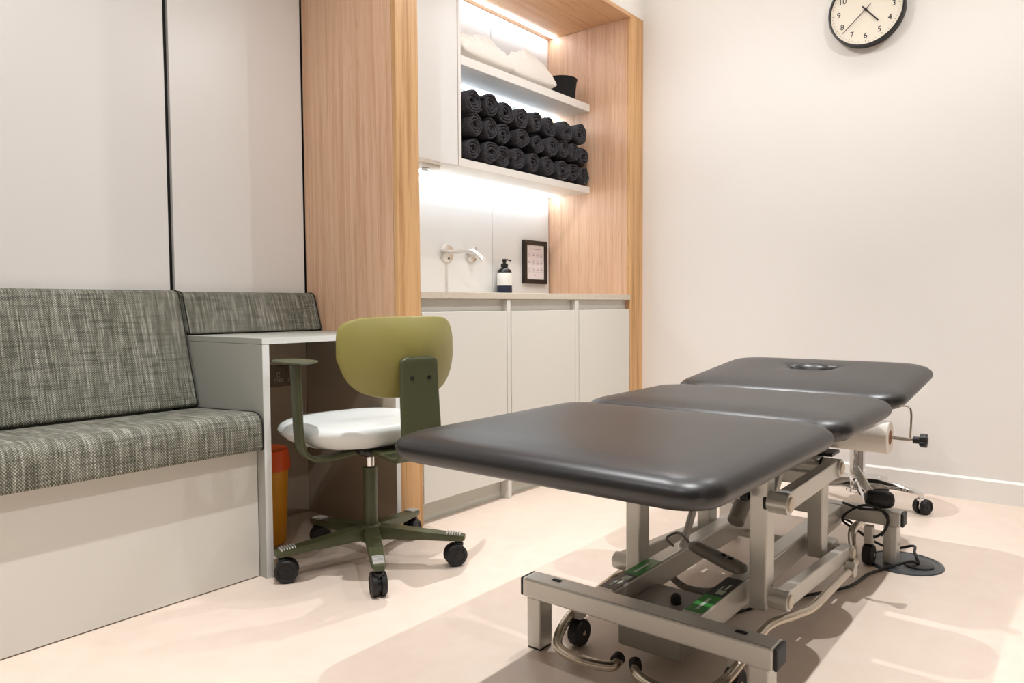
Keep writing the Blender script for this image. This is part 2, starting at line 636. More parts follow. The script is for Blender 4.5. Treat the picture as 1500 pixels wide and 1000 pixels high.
B().box(cl.x-.07, cl.x+.05, cl.y-.03, cl.y+.03, 1.488, 1.5028, .006).obj('cover', 'label', sx)
B().cyl((cl.x-.02, cl.y, 1.476), (cl.x-.02, cl.y, 1.488), .02).obj('lens', 'clear', sx)

# ------------------------------------------------------------------ tap, soap bottle, framed notice
YBP = YB-.014
tp = thing('sensor_tap', 'brushed steel sensor tap on the white back panel', 'tap', (2.7, YBP, 1.13))
B().lathe([(.046, 0), (.047, .003), (.047, .010), (.044, .012)], (2.695, YBP, 1.13), (0, -1, 0), 36).obj('rose', 'steel', tp)
B().lathe([(.006, 0), (.006, .0008)], (2.702, YBP-.012, 1.103), (0, -1, 0), 12).obj('sensor_eye', 'ink', tp)
B().tube([(2.695, YBP, 1.132), (2.695, YBP-.06, 1.132), (2.695, YBP-.15, 1.132), (2.695, YBP-.185, 1.128), (2.695, YBP-.215, 1.112), (2.695, YBP-.245, 1.086)], .0105, 14, 6).obj('spout', 'steel', tp)
B().lathe([(.012, 0), (.0125, .002), (.0125, .014), (.010, .015)], (2.695, YBP-.243, 1.089), (0, -.75, -.66), 16).obj('aerator', 'steel', tp)
B().lathe([(.038, 0), (.039, .003), (.039, .010), (.036, .012)], (2.88, YBP, 1.128), (0, -1, 0), 32).obj('valve_rose', 'steel', tp)
B().cyl((2.88, YBP-.012, 1.128), (2.88, YBP-.05, 1.128), .016).obj('valve_handle', 'steel', tp)
B().cyl((2.88, YBP-.04, 1.14), (2.88, YBP-.04, 1.17), .005, 10).obj('valve_lever', 'steel', tp)

bx, by = 3.099, 2.54
bt = thing('soap_bottle', 'dark pump soap bottle with white and navy label on the worktop', 'bottle', (bx, by, CZ1))
B().lathe([(.036, 0), (.040, .003), (.040, .125), (.037, .135), (.026, .146), (.016, .150), (.016, .154)], (bx, by, CZ1), n=28).obj('body', 'bottle', bt)
B().lathe([(.0405, .006), (.0408, .007), (.0408, .052), (.0405, .053)], (bx, by, CZ1), n=28).obj('lower_label', 'navy', bt, label='navy lower label band')
B().lathe([(.0405, .053), (.0409, .054), (.0409, .122), (.0405, .123)], (bx, by, CZ1), n=28).obj('label_band', 'label', bt, label='white paper label')
B().lathe([(.019, .152), (.020, .154), (.020, .172), (.012, .174), (.009, .176), (.009, .184)], (bx, by, CZ1), n=20).obj('pump_collar', 'blackp', bt)
B().lathe([(.011, .184), (.012, .186), (.012, .197), (.009, .199)], (bx, by, CZ1), n=16).tube([(bx, by, CZ1+.193), (bx+.012, by-.012, CZ1+.194), (bx+.026, by-.026, CZ1+.188)], .004, 8).obj('pump_head', 'blackp', bt)

fx0, fx1, fz0, fz1 = 3.318, 3.537, .988, 1.238
fy = YBP-.022
pf = thing('framed_notice', 'black framed hand washing notice on the back panel', 'notice', (3.43, YBP, fz0))
fr = B()
bw = .026
for a in ((fx0, fx1, fz1-bw, fz1), (fx0, fx1, fz0, fz0+bw), (fx0, fx0+bw, fz0+bw, fz1-bw), (fx1-bw, fx1, fz0+bw, fz1-bw)):
    fr.box(a[0], a[1], fy, YBP, a[2], a[3], .0015, 1)
fr.obj('frame', 'framep', pf)
B().box(fx0+bw, fx1-bw, fy+.006, fy+.010, fz0+bw, fz1-bw).obj('print_sheet', 'print', pf)
ik = B()
yk = fy+.0055
ux = lambda u: fx0+bw+(fx1-fx0-2*bw)*u
uz = lambda v: fz1-bw-(fz1-fz0-2*bw)*v
ik.box(ux(.2), ux(.8), yk, yk+.0005, uz(.125), uz(.105))
for r, v in enumerate((.25, .46, .68)):
    for c in range(4):
        u = .16+.225*c
        if r == 2 and c == 3:
            pass
        for k in range(3):
            ik.box(ux(u-.05+.04*k), ux(u-.04+.04*k), yk, yk+.0005, uz(v+.05), uz(v-.03+.015*((c+k+r) % 3)))
        ik.box(ux(u-.06), ux(u+.07), yk, yk+.0005, uz(v+.066), uz(v+.05))
        ik.box(ux(u-.06), ux(u+.06), yk, yk+.0005, uz(v+.105), uz(v+.095))
ik.lathe([(.006, 0), (.006, .0005)], (ux(.47), yk+.0005, uz(.87)), (0, -1, 0), 12)
ik.obj('printed_drawings', 'pinkink', pf, smooth=False)

# ------------------------------------------------------------------ rolled towels
random.seed(4)


def towel_mesh(seed):
    rng = random.Random(seed)
    R, turns, th = .0585, rng.uniform(2.7, 3.5), .0150
    N = int(38*turns)
    L = .255
    ph = rng.uniform(0, 6)
    core = .010
    rows = [(0, .12), (.0012, .42), (.005, .70), (.012, .88), (.024, .98), (.12, 1), (L-.01, 1), (L, .6)]
    v, f = [], []
    for i in range(N+1):
        t = i/N
        a = ph+turns*2*pi*t
        rr = core+(R-th*.5-core)*t**.92
        wob = 1+.055*sin(2*a+seed)*(1-.6*t)+.02*sin(3*a+2*seed)
        rr *= wob
        push = .016*noise.noise(Vector((cos(a)*.8, sin(a)*.8, seed*3.1+t*1.5)))-.006*(1-t)
        for y, w in rows:
            tw = th*.5*w*(1.0 if t < .97 else .7)
            yy = y-push*(1 if y < .05 else 0)
            for sgn in (1, -1):
                q = rr+sgn*tw
                v.append((q*cos(a), yy, q*sin(a)))
    k = len(rows)
    for i in range(N):
        for j in range(k-1):
            for sd in (0, 1):
                a = (i*k+j)*2+sd
                f.append((a, a+2, a+2+2*k, a+2*k) if sd == 0 else (a, a+2*k, a+2+2*k, a+2))
        a = (i*k)*2
        f.append((a, a+2*k, a+2*k+1, a+1))
        a = (i*k+k-1)*2
        f.append((a, a+1, a+2*k+1, a+2*k))
    # end caps of the strip
    for i in (0, N):
        for j in range(k-1):
            a = (i*k+j)*2
            f.append((a, a+1, a+3, a+2))
    me = bpy.data.meshes.new('rolled_towel')
    me.from_pydata(v, [], f)
    b = bmesh.new()
    b.from_mesh(me)
    bmesh.ops.recalc_face_normals(b, faces=b.faces)
    for q in b.faces:
        q.smooth = True
    b.to_mesh(me)
    b.free()
    me.materials.append(M['towel'])
    return me


TM = [towel_mesh(i+1) for i in range(7)]
rows = [('bottom', [2.582, 2.711, 2.816, 2.930, 3.052, 3.184, 3.306, 3.421, 3.522], 1.597, .0575),
        ('middle', [2.590, 2.703, 2.824, 2.965, 3.102, 3.213, 3.312, 3.420, 3.523], 1.706, .056),
        ('top', [2.575, 2.700, 2.836, 2.962, 3.087, 3.213, 3.345, 3.470], 1.812, .0585)]
ordn = ['first', 'second', 'third', 'fourth', 'fifth', 'sixth', 'seventh', 'eighth', 'ninth']
i = 0
for rn, xs, z, r in rows:
    for k, x in enumerate(xs):
        o = bpy.data.objects.new('rolled_towel', TM[(i*3+k) % 7])
        COL.objects.link(o)
        s = r/.0585*random.uniform(.97, 1.06)
        o.scale = (s, 1, s*random.uniform(.94, 1.04))
        o.location = (x, 2.296+random.uniform(-.012, .012), z+random.uniform(-.003, .003))
        o.rotation_euler = (random.uniform(-.02, .02), random.uniform(0, 6.28), random.uniform(-.06, .06))
        tag(o, 'rolled charcoal towel in the %s row, %s from the white wall cabinet' % (rn, ordn[k]), 'towel', 'rolled towels on the shelf')
        i += 1


# ------------------------------------------------------------------ pillows and pot on the upper shelf
def pillow(name, c, a, b, h, seed, label, rot=0, tilt=0, n=110):
    m = n//2
    v, f = [], []
    R = Matrix.Rotation(rot, 3, 'Z') @ Matrix.Rotation(tilt, 3, 'Y')
    for side in (1, -1):
        for j in range(m+1):
            for i in range(n+1):
                u, w = i/n*2-1, j/m*2-1
                e = max(0, (1-abs(u)**2.6))*max(0, (1-abs(w)**2.6))
                z = h*e**.42*side
                px = a*u*(1-.07*(1-w*w)*0-.06*(abs(w)**2))
                py = b*w*(1-.06*(abs(u)**2))
                q = Vector((px*9+seed*5.3, py*9, side*1.7))
                if side > 0:
                    rid = 1-abs(noise.noise(q*1.0))*2
                    z += e**.5*(.055*noise.noise(q*.7)+.030*max(rid, 0)**2+.016*max(1-abs(noise.noise(q*1.6+Vector((7, 3, 1))))*2.2, 0)**2+.004*noise.noise(q*3.2))
                else:
                    z *= .35
                v.append(Vector(c)+R @ Vector((px, py, z)))
    w1 = (n+1)*(m+1)
    for sd in (0, 1):
        for j in range(m):
            for i in range(n):
                p = sd*w1+j*(n+1)+i
                f.append((p, p+1, p+n+2, p+n+1) if sd == 0 else (p, p+n+1, p+n+2, p+1))
    me = bpy.data.meshes.new(name)
    zmin = min(q.z for q in v)
    me.from_pydata([(q.x, q.y, max(q.z-(zmin-2.0075), 2.0075)) for q in v], [], f)
    bm = bmesh.new()
    bm.from_mesh(me)
    bmesh.ops.remove_doubles(bm, verts=bm.verts, dist=.0003)
    bmesh.ops.recalc_face_normals(bm, faces=bm.faces)
    for q in bm.faces:
        q.smooth = True
    bm.to_mesh(me)
    bm.free()
    me.materials.append(M['pillow'])
    o = bpy.data.objects.new(name, me)
    COL.objects.link(o)
    return tag(o, label, 'pillow', 'pillows on the upper shelf')


pillow('pillow', (2.72, 2.435, 2.05), .205, .135, .100, 3, 'crumpled white pillow on the upper shelf beside the wall cabinet', .02)
pillow('pillow', (3.10, 2.435, 2.05), .185, .13, .100, 9, 'crumpled white pillow on the upper shelf beside the black pot', -.06)
pc = Vector((3.438, 2.40, 2.0065))
pot = thing('storage_pot', 'round black felt pot on the upper shelf beside the oak panel', 'pot', pc)
B().lathe([(.072, 0), (.078, .004), (.092, .118), (.088, .119), (.075, .008), (.001, .007)], pc, n=40).obj('body', 'felt', pot)
B().lathe([(.0925, .112), (.0945, .114), (.0945, .119), (.0925, .121), (.087, .121), (.087, .112)], pc, n=40).obj('rim', 'felt', pot)

# ------------------------------------------------------------------ bench and its cushions
BX0 = -1.0
bn = thing('bench', 'white fronted built in bench below woven cushions', 'bench', (.2, 2.3, 0))
B().box(BX0, 1.287, 2.077, 2.095, .003, .410, .001, 1).obj('front_panel', 'lam', bn)
B().box(BX0, 1.287, 2.097, YB-.002, .385, .410).obj('seat_board', 'lam', bn)
B().box(BX0, BX0+.02, 2.097, YB-.002, .0, .383).obj('end_panel', 'lam', bn)


def soft_profile(poly, r, n=6):
    """polygon with rounded corners; r per corner"""
    out = []
    m = len(poly)
    for i in range(m):
        p0, p1, p2 = Vector(poly[i-1]), Vector(poly[i]), Vector(poly[(i+1) % m])
        a, b = (p0-p1), (p2-p1)
        rr = min(r[i], a.length*.49, b.length*.49)
        a.normalize()
        b.normalize()
        for k in range(n+1):
            t = k/n
            q0, q2 = p1+a*rr, p1+b*rr
            out.append((q0*(1-t)**2+p1*2*t*(1-t)+q2*t*t))
    return out


def bolster(name, poly, r, x0, x1, label, group, edge=.012, pipe=True):
    """upholstered cushion: rounded profile in the (y, z) plane run along x, soft ends, piping at each end"""
    prof = soft_profile(poly, r)
    cy = sum(p.x for p in prof)/len(prof)
    cz = sum(p.y for p in prof)/len(prof)
    rg = []
    for x, k in ((x0, edge), (x0+edge*.3, edge*.3), (x0+edge, 0), (x1-edge, 0), (x1-edge*.3, edge*.3), (x1, edge)):
        ring = []
        for p in prof:
            d = Vector((p.x-cy, p.y-cz))
            L = d.length
            d = d*(max(L-k, .001)/L)
            ring.append((x, cy+d.x, cz+d.y))
        rg.append(ring)
    o = thing(name, label, 'cushion', ((x0+x1)/2, cy, min(p.y for p in prof)), group)
    B().rings(rg).obj('cover', 'fabric', o)
    if pipe:
        for x in (x0+edge*.5, x1-edge*.5):
            pts = [(x, p.x, p.y) for p in prof]
            B().tube(pts+[pts[0]], .0022, 6, 1).obj('piping', 'piping', o)
    return o


bolster('seat_cushion', [(2.030, .414), (2.030, .533), (2.440, .515), (2.440, .414)], [.012, .055, .02, .01], BX0, 1.2865,
        'thick woven seat cushion on the white bench', 'bench cushions')
bolster('back_cushion', [(2.425, .520), (2.543, .924), (2.600, .922), (2.600, .520)], [.02, .03, .012, .01], BX0, 1.2865,
        'tall woven back cushion leaning behind the bench seat', 'bench cushions')
bolster('back_cushion', [(2.495, .768), (2.543, .920), (2.600, .918), (2.600, .768)], [.01, .03, .012, .008], 1.289, 1.860,
        'short woven back cushion above the grey desk', 'bench cushions')

# ------------------------------------------------------------------ desk, socket, sharps bin
dk = thing('desk', 'grey built in desk between the bench and the oak column', 'desk', (1.57, 2.3, 0))
dtop = B().box(1.289, 1.8625, FRONT, YB-.001, .745, .764, .0008, 1).obj('desk_top', 'desk', dk)
B().box(1.2885, 1.8627, FRONT-.0015, FRONT, .745, .764).obj('edge_band', 'edge', dtop)
lp = B().box(1.289, 1.313, FRONT+.001, YB-.001, 0, .744, .0008, 1).obj('side_panel', 'desk', dk)
B().box(1.289, 1.313, FRONT-.001, FRONT+.0005, 0, .744).obj('edge_band', 'edge', lp)
rp = B().box(1.842, 1.8625, FRONT+.001, YB-.02, 0, .744, .0008, 1).obj('side_panel', 'desk_in', dk)
B().box(1.842, 1.8625, FRONT-.001, FRONT+.0005, 0, .744).obj('edge_band', 'edge', rp)
B().box(1.3135, 1.8415, YB-.019, YB-.001, 0, .744).obj('back_panel', 'desk_in', dk)

SYp = YB-.019
so = thing('power_socket', 'double metal power socket on the wall under the desk', 'socket', (1.73, SYp, .58))
B().box(1.662, 1.808, SYp-.007, SYp, .540, .626, .004, 2).obj('plate', 'sock', so)
for cx in (1.702, 1.768):
    ins = B()
    for dx, dz, w, h in ((.0, .008, .007, .010), (-.011, -.014, .009, .007), (.011, -.014, .009, .007)):
        ins.box(cx+dx-w, cx+dx+w, SYp-.0082, SYp-.006, .58+dz-h, .58+dz+h, .002, 1)
    p = ins.obj('insert', 'sockw', so)
    hol = B()
    for dx, dz, w, h in ((.0, .008, .003, .005), (-.011, -.014, .0035, .003), (.011, -.014, .0035, .003)):
        hol.box(cx+dx-w, cx+dx+w, SYp-.0088, SYp-.008, .58+dz-h, .58+dz+h)
    hol.obj('pin_holes', 'ink', p)
for cx in (1.727, 1.743):
    B().box(cx-.005, cx+.005, SYp-.011, SYp-.006, .592, .612, .001, 1).obj('switch', 'sock', so)

bc = Vector((1.485, 2.37, .001))
sb = thing('sharps_bin', 'yellow sharps bin with orange lid under the desk', 'bin', bc)
B().lathe([(.078, 0), (.083, .004), (.094, .285), (.090, .286)], bc, n=36).obj('body', 'bin_y', sb)
lidb = B().lathe([(.094, .270), (.102, .272), (.102, .306), (.098, .312), (.098, .330), (.092, .345), (.05, .350), (.001, .350)], bc, n=36).obj('lid', 'bin_o', sb, label='orange lid')
B().box(bc.x-.03, bc.x+.03, bc.y-.02, bc.y+.02, .350, .358, .003).obj('lid_flap', 'bin_o', lidb)


# ------------------------------------------------------------------ casters (shared by chair and stool)
def caster(parent, c, ang, r, stem_top, hood, w=.019, gap=.010):
    """twin wheel caster; c = point on the floor under the stem, ang = rolling direction"""
    d = Vector((cos(ang), sin(ang), 0))
    ax = Vector((-sin(ang), cos(ang), 0))
    c = Vector(c)
    wc_ = c + d*.012 + Vector((0, 0, r))
    b = B()
    b.cyl(c+Vector((0, 0, r*1.3)), c+Vector((0, 0, stem_top)), .009, 14)
    b.box(-.5, .5, -.5, .5, -.5, .5) if False else None
    b.lathe([(.014, 0), (.016, .003), (.016, .010), (.012, .014)], c+Vector((0, 0, r*1.75)), (0, 0, 1), 14)
    b.lathe([(r*.72, -gap*.5), (r*.74, 0), (r*.72, gap*.5)], wc_, ax, 20)
    k = b.obj('caster', hood, parent)
    for s in (-1, 1):
        base = wc_+ax*s*(gap*.5)
        B().lathe([(r*.62, 0), (r, .002), (r, w-.005), (r*.9, w-.001), (r*.7, w), (r*.66, w-.003), (r*.2, w-.002), (r*.18, w), (.001, w)], base, ax*s, 24).obj('wheel', 'rubber', k)
    return k


# ------------------------------------------------------------------ green task chair
CH = Vector((1.585, 1.885, 0))
FA = radians(79)
CM = Matrix.Translation(CH) @ Matrix.Rotation(FA-pi/2, 4, 'Z')     # local: +y is where the sitter looks, +x the sitter's right
ch = thing('task_chair', 'olive and dark green task chair with white seat at the desk', 'chair', CH)


def squircle(a, b, n, N=56):
    out = []
    for i in range(N):
        t = 2*pi*i/N
        c, s_ = cos(t), sin(t)
        out.append((a*abs(c)**(2/n)*(1 if c >= 0 else -1), b*abs(s_)**(2/n)*(1 if s_ >= 0 else -1)))
    return out


seat = []
for k, z in ((.05, .412), (.55, .410), (.78, .417), (.90, .430), (.97, .446), (1.0, .460), (.992, .469), (.96, .479), (.89, .488), (.75, .496), (.55, .499), (.3, .498), (.05, .497)):
    ring = []
    for x, y in squircle(.246*k, .246*k, 2.5):
        zz = z
        if z > .45:
            zz += .012*(abs(y)/.246)**2*(1 if y < 0 else -.6) - .0*abs(x)
        ring.append((x*1.02, y+.08, zz-.004))
    seat.append(ring)
B(CM).rings(seat).obj('seat', 'seat_w', ch)
bk0, bk1 = [], []


def shell(x, z, off):
    y = -.292 + .104*(abs(x)/.205)**2.1 - .10*(z-.70) + .035*((z-.70)/.13)**2
    return (x, y+off, z)


rk = [.02, .25, .5, .72, .88, .96, .99]


def back_outline(k):
    up, lo = squircle(.207*k, .122*k, 5.0), squircle(.207*k, .122*k, 3.5)
    return [u if u[1] >= 0 else (l[0]*(1+.17*l[1]/.124), l[1]) for u, l in zip(up, lo)]


R0 = [[shell(p[0], .708+p[1], -.006) for p in back_outline(k)] for k in rk]
R1 = [[shell(p[0], .708+p[1], 0) for p in back_outline(1.008)]]
R2 = [[shell(p[0], .708+p[1], .006) for p in back_outline(k)] for k in reversed(rk)]
B(CM).rings(R0+R1+R2).obj('backrest', 'olive', ch, label='olive curved plastic backrest')
sp = B(CM)
sp.ribbon([(0, -.306, .712), (0, -.306, .66), (0, -.309, .58), (0, -.314, .50), (0, -.312, .44), (0, -.28, .402), (0, -.20, .395), (0, -.08, .397)], (1, 0, 0), .128, .017, 8,
          lambda t: (.55+.45*min(1, t/.05)**.5) * (1+.10*min(1, t/.5)) if t < .7 else 1.1*(1-.35*(t-.7)/.3))
spn = sp.obj('back_spine', 'dgreen', ch)
for x in (-.030, .030):
    B(CM).lathe([(.0062, 0), (.0062, .004), (.003, .0042), (.003, .001)], (x, -.3135, .648), (0, -1, 0), 12).obj('screw', 'ink', spn)
for sgn in (-1,):
    am = B(CM)
    am.ribbon([(sgn*.07, -.04, .397), (sgn*.17, -.04, .388), (sgn*.220, -.04, .392), (sgn*.253, -.04, .418), (sgn*.264, -.04, .47), (sgn*.267, -.04, .55), (sgn*.272, -.04, .684)], (0, 1, 0), .055, .015, 8)
    a = am.obj('armrest', 'dgreen', ch)
    pad = []
    for k, z in ((.05, .686), (.5, .687), (.85, .692), (1, .6965), (.985, .699), (.9, .700), (.05, .7005)):
        pad.append([(sgn*.272+x, -.04+y, z) for x, y in squircle(.056*k, .098*k, 2.4, 32)])
    B(CM).rings(pad).obj('arm_pad', 'dgreen', a)
B(CM).box(-.085, .085, -.10, .12, .388, .416, .012, 3).box(-.05, .05, -.07, .07, .374, .392, .008, 2).obj('tilt_mechanism', 'blackp', ch)
B(CM).cyl((.085, .02, .398), (.205, .02, .392), .007, 10).box(.19, .25, .0, .04, .386, .394, .003).obj('lever', 'blackp', ch)
B(CM).cyl((0, 0, .30), (0, 0, .378), .0145, 20).obj('gas_lift', 'chrome', ch)
B(CM).lathe([(.023, .10), (.0235, .102), (.0235, .328), (.021, .330), (.016, .330)], (0, 0, 0), n=28).obj('column_sleeve', 'dgreen', ch)
B(CM).lathe([(.030, .078), (.036, .082), (.037, .125), (.030, .135), (.024, .138)], (0, 0, 0), n=28).obj('hub', 'dgreen', ch)
wheel_ang = [200, 335, 320, 60, 150]
for k in range(5):
    t = radians(18+72*k)
    d = Vector((cos(t), sin(t), 0))
    n_ = Vector((-sin(t), cos(t), 0))
    ar = B()
    rg = []
    for r, w, z0, z1 in ((.018, .026, .088, .132), (.06, .027, .090, .130), (.17, .026, .088, .116), (.27, .023, .084, .105), (.305, .021, .083, .102), (.316, .016, .085, .099)):
        c = CH + d*r
        rg.append([c-n_*w*.8+Vector((0, 0, z0)), c+n_*w*.8+Vector((0, 0, z0)), c+n_*w+Vector((0, 0, z0+(z1-z0)*.55)), c+n_*w*.86+Vector((0, 0, z1)), c-n_*w*.86+Vector((0, 0, z1)), c-n_*w+Vector((0, 0, z0+(z1-z0)*.55))])
    a = ar.rings(rg).obj('base_arm', 'dgreen', ch)
    rb = B()
    for j in range(6):
        r = .258+.0085*j
        c = CH+d*r+Vector((0, 0, .1085-.00009*j*8.5))
        rb.beam(c-n_*.017, c+n_*.017, .0036, .008, bev=.0010)
    rb.obj('chrome_ribs', 'rib', a, label='ribbed chrome tread')
    caster(ch, CH+d*.295, radians(wheel_ang[(k) % 5]), .0365, .09, 'blackp')

# ------------------------------------------------------------------ treatment couch
CY = .80
cu = thing('treatment_couch', 'three section black vinyl treatment couch on silver lifting frame', 'treatment couch', (2.0, CY, 0))


def pad(name, x0, x1, half, r, zb, th, slope=0, hole=None, edge=.04):
    cx, a = (x0+x1)/2, (x1-x0)/2
    prof = []
    for i in range(9):                                       # rolled edge from the underside to the top
        t = -pi/2+pi*i/8
        prof.append((edge*(1-cos(t))*(.85 if t < 0 else 1.25), th*.5+th*.5*sin(t)))
    rg = []
    for d, z in prof:
        rg.append([(x, y, z) for x, y in rrect(a-d, half-d, r-d*.5, 10)])
    top = rg[-1]
    if hole:
        hx, hy, ha, hb = hole
        inner = []
        n = len(top)
        for (x, y, z) in top:
            t = atan2((y-(hy-CY))/half, (x-(hx-cx))/a)
            inner.append((hx-cx+ha*cos(t), hy-CY+hb*sin(t)))
        ctr = (hx-cx, hy-CY)
        for k, dz in ((.12, .004), (.35, .006), (.6, .006), (.85, .006)):
            rg.append([(p[0]+(ctr[0]+(q[0]-ctr[0])*1.5-p[0])*k, p[1]+(ctr[1]+(q[1]-ctr[1])*1.5-p[1])*k, th+dz) for p, q in zip(top, inner)])
        for e, dz in ((1.5, .0055), (1.34, .004), (1.2, .000), (1.1, -.006), (1.04, -.013), (1.0, -.024), (1.0, -.05)):
            rg.append([(ctr[0]+(q[0]-ctr[0])*e, ctr[1]+(q[1]-ctr[1])*e, th+dz) for q in inner])
    else:
        for k, dz in ((.94, .003), (.8, .006), (.5, .007), (.02, .007)):
            rg.append([(x*k, y*k, th+dz) for x, y, z in top])
    ca, sa = cos(slope), sin(slope)
    out = []
    for ring in rg:
        out.append([(x0+(x+a)*ca-z*sa, CY+y, zb+(x+a)*sa+z*ca) for x, y, z in ring])
    o = B().rings(out, True, not hole).obj(name, 'vinyl', cu)
    b = B()
    bo = [[(x0+(x+a)*ca-z*sa, CY+y, zb+(x+a)*sa+z*ca) for x, y in rrect(a-.07, half-.07, r-.04, 6)] for z in (-.012, .001)]
    b.rings(bo).obj('base_board', 'board', o, smooth=False)
    if hole:
        pr = []
        for k, z in ((1.0, -.03), (1.0, .030), (.97, .046), (.88, .060), (.66, .070), (.3, .075), (.03, .075)):
            pr.append([(x0+(hx-x0+ha*.84*k*cos(t))*ca-(z+.002)*sa, hy+hb*.84*k*sin(t), zb+(hx-x0+ha*.84*k*cos(t))*sa+(z+.002)*ca) for t in [2*pi*i/40 for i in range(40)]])
        B().rings(pr).obj('face_hole_plug', 'vinyl', o)
    return o


TH = .058
pad('foot_cushion', 1.005, 1.715, .362, .075, .540, TH, 0)
pad('seat_cushion', 1.735, 2.290, .362, .085, .537, TH, .004)
pad('head_cushion', 2.322, 2.94, .362, .10, .538, TH, .095, (2.715, CY, .055, .080))

RY = (.6905, .914)                                            # base rails
PY = (.631, .974)                                             # lift posts
AY = (.583, 1.022)                                            # link arms


def fb(x0, x1, y0, y1, z0, z1, name, m='frame', bev=.005, parent=None, **k):
    return B().box(x0, x1, y0, y1, z0, z1, bev, 2).obj(name, m, parent or cu, **k)


for bx0, bx1 in ((1.425, 1.485), (2.618, 2.675)):
    bar = fb(bx0, bx1, .487, 1.117, .130, .178, 'base_crossbar')
    for y0, y1 in ((.479, .487), (1.117, 1.124)):
        fb(bx0+.001, bx1-.001, y0, y1, .131, .177, 'end_cap', 'rubber', .004, bar)
    for y0 in (.497, 1.064):
        lx = (bx0+bx1)/2
        lg = fb(lx-.026, lx+.026, y0, y0+.042, .004, .131, 'leg', bev=.004)
        fb(lx-.024, lx+.024, y0+.002, y0+.040, 0, .005, 'foot_pad', 'rubber', .001, lg)
    for y0 in (.565, 1.035):
        fb(bx0+.03, bx0+.042, y0-.012, y0+.012, .1785, .1795, 'slot', 'board', .0003, bar)
for y in RY:
    rl = fb(1.484, 2.619, y-.024, y+.024, .112, .1765, 'base_rail')
    near = y < CY
    z = .1769
    for (x0, x1), m in (((1.498, 1.612), 'st_green' if near else 'st_black'), ((1.613, 1.745), 'st_black' if near else 'st_green')):
        s_ = B().box(x0, x1, y-.021, y+.021, z-.0003, z+.0002).obj('sticker', m, rl, label='green sticker' if m == 'st_green' else 'black sticker')
        mk = B()
        if m == 'st_green':
            mk.box(x0+.018, x1-.022, y-.004, y+.004, z+.0002, z+.0004)
        else:
            q = x0+.012 if near else x1-.04
            mk.box(q, q+.028, y-.014, y+.004, z+.0002, z+.0004)
            mk.box((x0+x1)/2-.02, (x0+x1)/2+.02, y-.010, y-.004, z+.0002, z+.0004)
            mk.box((x0+x1)/2-.04, (x0+x1)/2, y+.002, y+.006, z+.0002, z+.0004)
        mk.obj('printed_mark', 'st_mark', s_)

for sd in (0, 1):
    y, ya = PY[sd], AY[sd]
    o = 1 if sd else -1                                       # outward
    p = fb(1.730, 1.786, y-.022, y+.022, .118, .528, 'lift_post')
    B().cyl((1.70, y-o*.03, .402), (1.70, y-o*.012, .402), .013, 16).obj('rod_collar', 'rubber', p)
    fb(2.185, 2.245, y-.022, y+.022, .122, .372, 'rear_post')
    for nm, a, b, h in (('lower_link_arm', (1.758, ya, .147), (2.335, ya, .108), .046), ('upper_link_arm', (1.752, ya, .384), (2.195, ya, .392), .050)):
        a, b = Vector(a), Vector(b)
        ar = B().beam(a, b, .030, h, bev=.004).obj(nm, 'frame', cu)
        for q in (a, b):
            B().cyl(q-Vector((0, o*.030, 0)), q+Vector((0, o*.021, 0)), h*.5+.001, 24).obj('pivot_boss', 'frame', ar)
            B().cyl(q+Vector((0, o*.018, 0)), q+Vector((0, o*.026, 0)), h*.36, 20).obj('pivot_cap', 'cream', ar)
            B().cyl(q-Vector((0, o*.036, 0)), q-Vector((0, o*.028, 0)), h*.5+.002, 20).obj('pivot_washer', 'rubber', ar)
    # upper frame under the cushions
    fb(1.62, 2.56, y-o*.05-.018, y-o*.05+.018, .476, .524, 'upper_rail')
    fb(2.30, 2.36, y-.02, y+.02, .10, .140, 'pivot_block')
    B().beam((2.08, y-o*.062, .40), (1.90, y-o*.062, .16), .012, .030, (1, 0, 0), .003).obj('brace', 'frame', cu)
    B().beam((2.36, y-o*.03, .385), (2.30, y-o*.03, .50), .02, .045, (1, 0, 0), .004).obj('rear_bracket', 'frame', cu)
B().cyl((1.70, PY[0]+.012, .402), (1.70, PY[1]-.012, .402), .0095, 16).obj('cross_rod', 'cream', cu)
B().cyl((2.195, AY[0], .392), (2.195, AY[1], .392), .016, 18).obj('cross_shaft', 'frame', cu)
B().cyl((2.335, AY[0], .108), (2.335, AY[1], .108), .014, 18).obj('cross_shaft', 'frame', cu)
fb(1.735, 1.781, PY[0]+.02, PY[1]-.02, .470, .525, 'upper_crossmember')
fb(2.19, 2.24, PY[0]+.02, PY[1]-.02, .330, .372, 'upper_crossmember')
fb(2.185, 2.32, .63, .97, .378, .412, 'lift_plate')
fb(2.24, 2.32, .60, .66, .412, .422, 'bracket_plate', 'blackp', .002)
# actuator
ac = B().cyl((2.02, .802, .235), (2.15, .802, .345), .024, 24).obj('actuator', 'greybox', cu)
B().cyl((2.14, .802, .335), (2.20, .802, .392), .012, 16).obj('actuator_rod', 'chrome', ac)
cbx = fb(1.500, 1.700, .720, .885, .046, .136, 'control_box', 'greybox', .006)
B().lathe([(.011, 0), (.013, .002), (.013, .012), (.011, .020), (.006, .024)], (1.607, .785, .136), n=18).obj('box_knob', 'rubber', cbx)
B().tube([(1.60, .722, .08), (1.58, .69, .078), (1.55, .655, .085)], .006, 10).obj('box_lead', 'cable', cbx)

